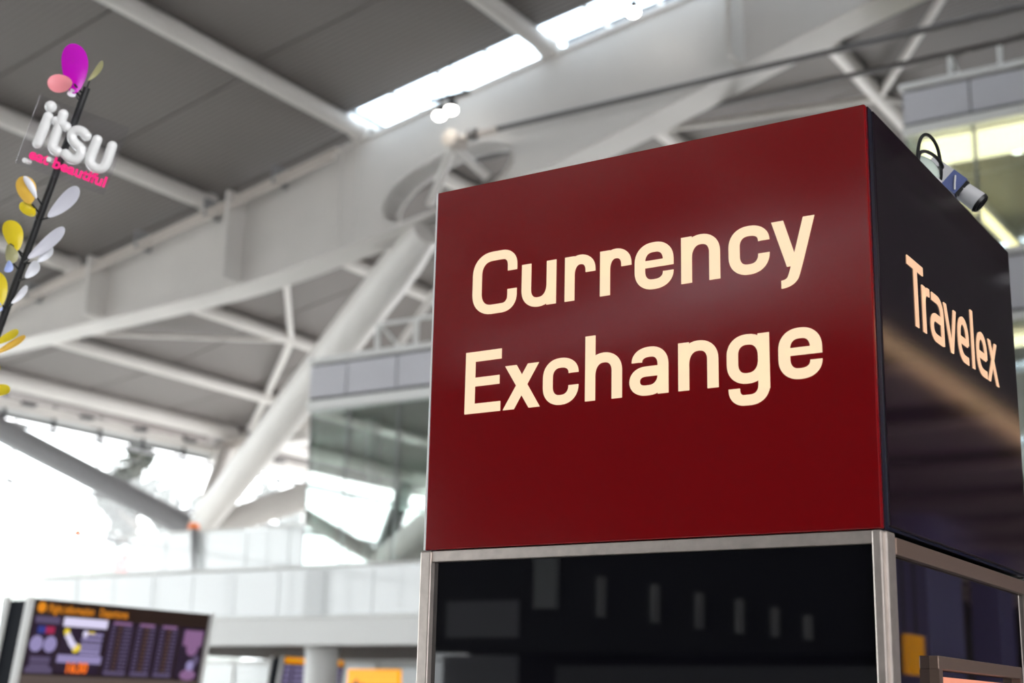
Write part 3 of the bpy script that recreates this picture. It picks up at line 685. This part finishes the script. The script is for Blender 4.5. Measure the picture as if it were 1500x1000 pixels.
obj('dome_base', tube(bmesh.new(), (-1.46, 4.93, 3.424), (-1.46, 4.93, 3.49), .09, n=24), M['grey_plastic'], db, True)

# ------------------------------------------------------------------ decorated pole with clear sign
D = 6.2
def at(px, py, d=D): return CP + (CF + CR*((px-750)/2102.4) - CU*((py-500)/2102.4))*d
pb, pt = at(0, 478), at(124, 138)
up = (pt-pb).normalized(); tx = (at(178, 190)-at(52, 135)).normalized(); tx = (tx-up*tx.dot(up)).normalized(); nrm = tx.cross(up)   # nrm points away from the viewer
if nrm.dot(CF) < 0: nrm = -nrm
base = pb - up*(pb.z/up.z)
sg = empty('decorated_pole', (base.x, base.y, 0), 'tall leaning black pole with coloured petals and a clear lettered sign', 'sign pole')
obj('pole', tube(bmesh.new(), base, pt+up*.03, .020, .016, n=14), M['black'], sg, True)
obj('pole_base', tube(bmesh.new(), (base.x, base.y, 0), (base.x, base.y, .04), .32, .30, n=28), M['black'], sg, True)
PC = at(109, 214); fr_ = lambda u, v, n_=0: PC + tx*u + up*v - nrm*n_
pxm = D/2102.4
plate = obj('sign_plate', obox(bmesh.new(), fr_(0, 0, .03), tx, nrm, up, 69*pxm, .0015, 53*pxm), M['acrylic'], sg)
plate['label'] = 'clear acrylic sign plate'
lu = lambda px, py: fr_((at(px, py)-PC).dot(tx), (at(px, py)-PC).dot(up), .055)
def soft_letter(paths, r=.0222):
    bm = bmesh.new()
    for pts in paths:
        p3 = []
        for i in range(len(pts)-1):   # smooth path (catmull-rom)
            p = [Vector(pts[max(i-1, 0)]), Vector(pts[i]), Vector(pts[i+1]), Vector(pts[min(i+2, len(pts)-1)])]
            for k in range(6):
                t = k/6; p3.append(.5*((2*p[1])+(p[2]-p[0])*t+(2*p[0]-5*p[1]+4*p[2]-p[3])*t*t+(3*p[1]-p[0]-3*p[2]+p[3])*t**3))
        p3.append(Vector(pts[-1]))
        path_tube(bm, p3, r, 12)
        for e in (p3[0], p3[-1]): bmesh.ops.create_uvsphere(bm, u_segments=12, v_segments=8, radius=r, matrix=Matrix.Translation(e))
    obj('sign_letter', bm, M['white_gloss'], plate, True)
cr5 = lambda l: [lu(30+x/5.556, 120+y/5.556) for x, y in l]
soft_letter([cr5([(260, 300), (172, 515)])]); 
bm = bmesh.new(); bmesh.ops.create_uvsphere(bm, u_segments=16, v_segments=10, radius=.026, matrix=Matrix.Translation(cr5([(280, 218)])[0])); obj('sign_letter_dot', bm, M['white_gloss'], plate, True)
soft_letter([cr5([(382, 280), (335, 405), (297, 520), (305, 560), (335, 582)]), cr5([(325, 335), (405, 380)])])
soft_letter([cr5([(568, 455), (535, 420), (490, 410), (455, 435), (455, 480), (485, 520), (520, 555), (525, 600), (490, 640), (440, 638), (398, 600)])])
soft_letter([cr5([(655, 485), (600, 625), (605, 680), (650, 715), (700, 710), (732, 665), (775, 535)])])
def text_mesh(body, size, m, parent, place, bold=.0):
    cu = bpy.data.curves.new('lettering', 'FONT'); cu.body = body; cu.size = size; cu.offset = bold; cu.resolution_u = 3
    o = bpy.data.objects.new('lettering', cu); COL.objects.link(o)
    bpy.context.view_layer.update(); dg = bpy.context.evaluated_depsgraph_get()
    me = bpy.data.meshes.new_from_object(o.evaluated_get(dg)); bpy.data.objects.remove(o)
    bm = bmesh.new(); bm.from_mesh(me); wd = max((v.co.x for v in bm.verts), default=1)
    for v in bm.verts: v.co = place(v.co.x/wd, v.co.y)
    return obj('lettering', bm, m, parent, recalc=False)
ta, tb = cr5([(95, 628)])[0], cr5([(712, 868)])[0]; tdir = tb-ta
text_mesh('eat beautiful', .075, M['pink_print'], plate, lambda u, v: ta + tdir*u + up*v*.85, .0028)
for p in ((75, 652), (270, 643)):
    q = cr5([p])[0]; obj('standoff_bolt', tube(bmesh.new(), q-nrm*.01, q+nrm*.05, .011, n=14), M['white_gloss'], sg, True)
# petals: centre px, tip direction px, half length px, half width px, colour
PET = [((113, 103), (.02, -1), 36, 19, 'magenta'), ((95, 125), (-1, -.05), 19, 13, 'pink'), ((147, 108), (.62, -.78), 18, 4.5, 'olive_leaf'), ((109, 138), (-.5, .9), 6, 6, 'white_leaf'),
       ((45, 281), (-.35, -1), 21, 14, 'amber_leaf'), ((52, 276), (-.5, -1), 18, 5, 'white_leaf'), ((46, 308), (-.6, -.5), 14, 9, 'yellow_leaf'), ((99, 298), (.72, -.70), 31, 11, 'lilac_leaf'), ((75, 358), (.75, -.68), 34, 9, 'lilac_leaf'),
       ((71, 373), (.68, -.72), 16, 7, 'white_leaf'), ((53, 396), (.6, -.8), 15, 8, 'white_leaf'), ((36, 433), (.62, -.78), 17, 5, 'white_leaf'), ((24, 346), (-.25, -1), 23, 14, 'yellow_leaf'), ((22, 372), (.1, 1), 14, 9, 'olive_leaf'),
       ((20, 392), (-.2, 1), 9, 6, 'blue_leaf'), ((2, 425), (-.1, -1), 27, 13, 'yellow_leaf'), ((2, 449), (-.5, .8), 7, 8, 'blue_leaf'), ((17, 494), (.85, -.45), 22, 6, 'yellow_leaf'), ((20, 505), (.85, -.5), 26, 5, 'amber_leaf'), ((-6, 540), (.9, -.2), 15, 6, 'yellow_leaf'), ((2, 571), (1, -.12), 22, 8, 'yellow_leaf'),
       ((-20, 600), (1, -.2), 20, 8, 'white_leaf'), ((-45, 560), (-1, -.4), 22, 10, 'amber_leaf')]
for i, (c, d, hl, hw, col) in enumerate(PET):
    l = math.hypot(*d); d = (d[0]/l, d[1]/l); C3 = at(*c) - nrm*(.03 + .012*(i % 3))
    a = (CR*d[0] - CU*d[1] + CF*random.uniform(-.2, .2)).normalized(); b = a.cross(CF).normalized(); cn = a.cross(b)
    bm = bmesh.new(); rings = 20
    for sgn in (1, -1):
        grid = []
        for k in range(rings+1):
            t = -math.cos(math.pi*k/rings); wdt = math.sqrt(max(0, 1-t*t))*(1+.28*t)
            grid.append([bm.verts.new(C3 + a*(hl*pxm*t) + b*(hw*pxm*wdt*s) + cn*(sgn*.008*(1-s*s)*math.sqrt(max(0, 1-t*t)) + .02*(t*t))) for s in (-1, -.5, 0, .5, 1)])
        for q, r in zip(grid, grid[1:]):
            for j in range(4): bm.faces.new((q[j], q[j+1], r[j+1], r[j]))
    bmesh.ops.remove_doubles(bm, verts=bm.verts, dist=1e-5)
    pe = obj('petal', bm, M[col], sg, True)
    root = C3 - a*hl*pxm; near = base + up*max(.1, (root-base).dot(up)-.03)
    if (near-root).length > .03: obj('petal_stem', tube(bmesh.new(), near, root, .004), M['black'], pe)

# ------------------------------------------------------------------ departure boards
def board(X, Y0, Y1, ztop, zbot, label, detail=True):
    """screens face +X, leaning forward at the top; u along Y, v down from the top"""
    H = ztop-zbot; tilt = .15
    t = empty('departure_board', (X-.3, (Y0+Y1)/2, 0), label, 'information screen', 'departure boards on the concourse')
    P = lambda u, v, w=0: Vector((X - tilt*v + w, Y0+(Y1-Y0)*u, ztop-v))
    def slab(nm, u0, u1, v0, v1, w0, w1, m, par=t):
        bm = bmesh.new(); q = [bm.verts.new(P(u, v, w)) for u in (u0, u1) for v in (v0, v1) for w in (w0, w1)]
        for f in ((0, 1, 3, 2), (4, 6, 7, 5), (0, 4, 5, 1), (2, 3, 7, 6), (0, 2, 6, 4), (1, 5, 7, 3)): bm.faces.new([q[i] for i in f])
        return obj(nm, bm, m, par)
    slab('housing', -.01, 1.005, 0.02, H, -.34, -.02, M['housing'])
    slab('front_board', 0, 1, 0, H, -.02, .0, M['header'])
    slab('base_panel', 0, 1, H-.225, H, 0, .012, M['screen_base'])
    for w0, w1 in ((-.05, .03), (-.40, -.34)): slab('edge_trim', -.028, -.008, -.01, H, w0, w1, M['frame_white'])
    slab('edge_trim', 1.005, 1.02, -.01, H, -.05, .03, M['frame_white'])
    for u in (.06, .94): obj('leg', B(X-.45, X-.3, Y0+(Y1-Y0)*u-.06, Y0+(Y1-Y0)*u+.06, 0, zbot+.2), M['frame_white'], t)
    hd = slab('header_strip', .005, .995, .02, .145, 0, .008, M['header'])
    if not detail:
        slab('header_glow', .02, .98, .0, .14, .008, .014, M['sign_yellow'], hd); 
    # screens
    US = [(.01, .155), (.165, .40), (.415, .555), (.565, .69), (.70, .825), (.84, .985)]
    v0, v1 = .165, H-.245
    sc = [slab('screen', a, b, v0, v1, 0, .012, M['screen']) for a, b in US]
    if not detail:
        for s, (a, b) in zip(sc, US):
            for k in range(4): slab('text_row', a+.01, b-.01, v0+.06+.13*k, v0+.11+.13*k, .012, .014, M['e_lilac'], s)
        return t
    bm = bmesh.new(); c = P(.04, .08, .012); ay_, az_ = Vector((0, 1, 0)), Vector((tilt, 0, 1)).normalized()
    bm.faces.new([bm.verts.new(c + ay_*math.cos(i*math.pi/10)*.055 + az_*math.sin(i*math.pi/10)*.055) for i in range(20)]); obj('header_icon', bm, M['e_amber'], hd)
    text_mesh('Flight information', .12, M['e_amber'], hd, lambda u, v: P(.075+.24*u, .125-v, .012), .002)
    text_mesh('Departures', .12, M['e_amber'], hd, lambda u, v: P(.345+.16*u, .125-v, .012), .002)
    def chip(s, u0, u1, va, vb, m, nm='screen_graphic'): slab(nm, u0, u1, v0+va, v0+vb, .012, .015, M[m], sc[s])
    def disc(s, u, v, r, m, nm='screen_graphic', sq=1):
        bm = bmesh.new(); c = P(u, v0+v, .016)
        bm.faces.new([bm.verts.new(c + ay_*math.cos(i*math.pi/12)*r + az_*math.sin(i*math.pi/12)*r*sq) for i in range(24)]); obj(nm, bm, M[m], sc[s])
    h = v1-v0
    chip(0, .02, .145, .0, .07, 'e_dim'); chip(0, .04, .08, .10, .17, 'e_blue'); chip(0, .08, .125, .10, .17, 'e_red')
    disc(0, .045, .275, .082, 'e_lilac'); disc(0, .115, .275, .082, 'e_lilac'); chip(0, .03, .13, .40, .46, 'e_dim'); chip(0, .03, .13, .47, .52, 'e_dim'); chip(0, .015, .15, h-.06, h, 'e_dim')
    chip(1, .165, .40, -.005, .085, 'e_white'); chip(1, .165, .40, .37, .45, 'e_lilac')
    for u, v, m in ((.19, .14, 'e_yellow'), (.20, .18, 'e_white'), (.215, .22, 'e_white'), (.225, .25, 'e_white'), (.24, .28, 'e_white'), (.25, .31, 'e_yellow'), (.262, .295, 'e_yellow')): disc(1, u, v, .038, m)
    for va in (.14, .19, .245, .29, .33): chip(1, .275 if va > .16 else .30, .385, va, va+.03, 'e_lilac')
    disc(1, .29, .15, .035, 'e_white'); chip(1, .30, .34, .125, .15, 'e_yellow')
    ck = text_mesh('16:30', .17, M['e_orange'], sc[1], lambda u, v: P(.215+.12*u, v0+.545-v*.85, .016), .008)
    for s in (2, 3, 4):
        a, b = US[s]; k = 0; v = .04
        chip(s, a+.02, b-.02, .0, .03, 'e_mauve')
        while v < h-.05:
            if s == 2 and .52 < v < .56: v = .56
            chip(s, a+.012, a+.035, v, v+.018, 'e_dim', 'text_row'); chip(s, a+.05, a+.07 if s == 2 else a+.075, v, v+.018, 'e_brown', 'text_row'); chip(s, a+.08, b-.012, v, v+.018, 'e_dim', 'text_row')
            v += .04
        chip(s, a+.01, b-.01, h-.05, h-.01, 'e_dim')
    chip(5, .86, .975, .03, .2, 'e_mauve'); disc(5, .92, .22, .09, 'e_mauve'); disc(5, .925, .42, .06, 'e_lilac'); disc(5, .92, .52, .12, 'e_mauve', sq=.5); disc(5, .955, .35, .05, 'e_dim')
    return t
board(-12.0, 9.74, 12.22, 2.575, 1.60, 'departure board with amber header and six dark screens at lower left')
board(-25.0, 28.2, 30.6, 2.75, 1.5, 'second screen board with yellow header standing left of the white round column', False)
# yellow hanging sign under the mezzanine
hs = empty('wayfinding_sign', (-15.7, 20, 0), 'yellow wayfinding sign low beside the left edge of the kiosk', 'sign')
obj('sign_face', B(-16.22, -15.1, 19.95, 20.05, 1.55, 2.21, bevel=.02), M['sign_yellow'], hs)
obj('sign_post', tube(bmesh.new(), (-15.66, 20, 0), (-15.66, 20, 1.6), .05), M['alu'], hs, True); obj('sign_foot', tube(bmesh.new(), (-15.66, 20, 0), (-15.66, 20, .03), .35), M['alu'], hs, True)
ar = bmesh.new(); ar.faces.new([ar.verts.new((-15.98+x*.16, 19.94, 1.9+z*.16)) for x, z in ((-1, 0), (0, 1), (0, .4), (1, .4), (1, -.4), (0, -.4), (0, -1))]); obj('arrow', ar, M['ink'], hs)

# ------------------------------------------------------------------ right-hand block and shop behind the camera: invented, unseen, shaped for kiosk reflections
wr = empty('wall_right_added', (14, 38, 0), kind='structure')
obj('block', B(14, 15, 8, 66.4, 0, 21.4), M['shop_wall'], wr)  # unseen dark wall, added to close off sky in the side panel's reflection
obj('upper_wall', B(3.0, 3.3, 9, 66.4, 6.41, 9), M['shop_wall'], wr)
obj('soffit', B(3.0, 14, 9, 66.4, 6.3, 6.4), M['black'], wr)
for i in range(13): obj('soffit_panel', B(3.05, 13.9, 10.0+4.15*i+.6, 10.0+4.15*i+2.7, 6.16, 6.3), M['soffit_pale'], wr)
obj('edge_light', B(2.94, 3.0, 9, 66.4, 6.15, 6.26), mat('dim_warm_edge_light', (1, .8, .6), .5, emit=(1, .58, .28), estr=1.6), wr)
def pylon(y0, y1, x, h, lab):
    t = empty('violet_pylon', (x+.3, (y0+y1)/2, 0), lab, 'pylon', 'violet pylons right of the kiosk')
    obj('shaft', B(x, x+.6, y0, y1, .1, h, bevel=.02), M['violet'], t); obj('foot', B(x-.05, x+.65, y0-.05, y1+.05, 0, .1), M['black'], t)
pylon(25.4, 27.6, 5, 5.2, 'wide violet-blue pylon reflected in the kiosk side glass'); pylon(30.3, 31.4, 5, 5.0, 'narrow violet-blue pylon reflected at the right end of the kiosk side glass')
ys = empty('hanging_sign', (5, 24.4, 2.5), 'small yellow hanging sign reflected in the kiosk side glass', 'sign')
obj('sign_face', B(4.9, 5.0, 23.9, 24.75, 2.3, 2.95), M['sign_yellow'], ys); obj('sign_back', B(5.0, 5.06, 23.9, 24.75, 2.3, 2.95), M['black'], ys)
for y in (24.0, 24.65): obj('hanger', tube(bmesh.new(), (5.0, y, 2.95), (5.0, y, 6.3), .02), M['black'], ys)

wf = empty('wall_far_added', (16, 69, 0), kind='structure')
obj('added_end_wall', B(-6, 40, 66.6, 67, 0, 21.6), M['shop_wall'], wf)  # unseen, added to keep open sky out of the side panel
wb = empty('wall_back_added', (-9, -7, 0), kind='structure')
obj('added_end_wall', B(-48, 40, -62.4, -62, 0, 22), M['shop_wall'], wb)  # unseen, added to darken what the red sign reflects
obj('shop_fascia', B(-16, 4, -12.6, -12.3, 2.5, 4.6), M['black'], wb)  # dark bulkhead added and sized for reflection in the front glass
obj('reflected_pale_panel', B(-12.62, -12.2, -12.3, -12.2, 3.2, 4.1), M['pale_glass'], wb); obj('grey_panel', B(-14.4, -12.95, -12.3, -12.25, 2.75, 3.35), M['panel'], wb); obj('counter_panel', B(-14.4, -12.95, -12.3, -12.2, 0, 2.45), M['panel'], wb); obj('counter_panel', B(-12.3, 2, -12.5, -12.4, 0, 2.3), M['steel_grey'], wb)  # pale panels added as bright patches for the front glass to reflect
obj('shop_upper', B(-16, 4, -12.7, -12.4, 4.6, 7.5), M['shop_wall'], wb)
obj('shop_back', B(-16, 4, -16, -15.8, 0, 4.5), M['shop_wall'], wb)
obj('shop_ceiling', B(-16, 4, -15.8, -12.5, 2.6, 2.75), M['shop_wall'], wb)
mirror = Vector((0, 8, 1.6))
for (x, za, zb, s) in ((-7.83, 2.6, 3.03, 1.9), (-7.17, 2.53, 2.93, 2.04), (-6.645, 2.46, 2.83, 2.2), (-6.19, 2.41, 2.75, 2.4), (-5.8, 2.37, 2.66, 2.75), (-5.45, 2.34, 2.58, 3.1)):
    sx = x*1.45; z0, z1 = 1.6+(za-1.6)*1.45, 1.6+(zb-1.6)*1.45
    obj('light_fin', B(sx-.035, sx+.035, -12.3, -12.1, z0, z1), M['frame_white'], wb)
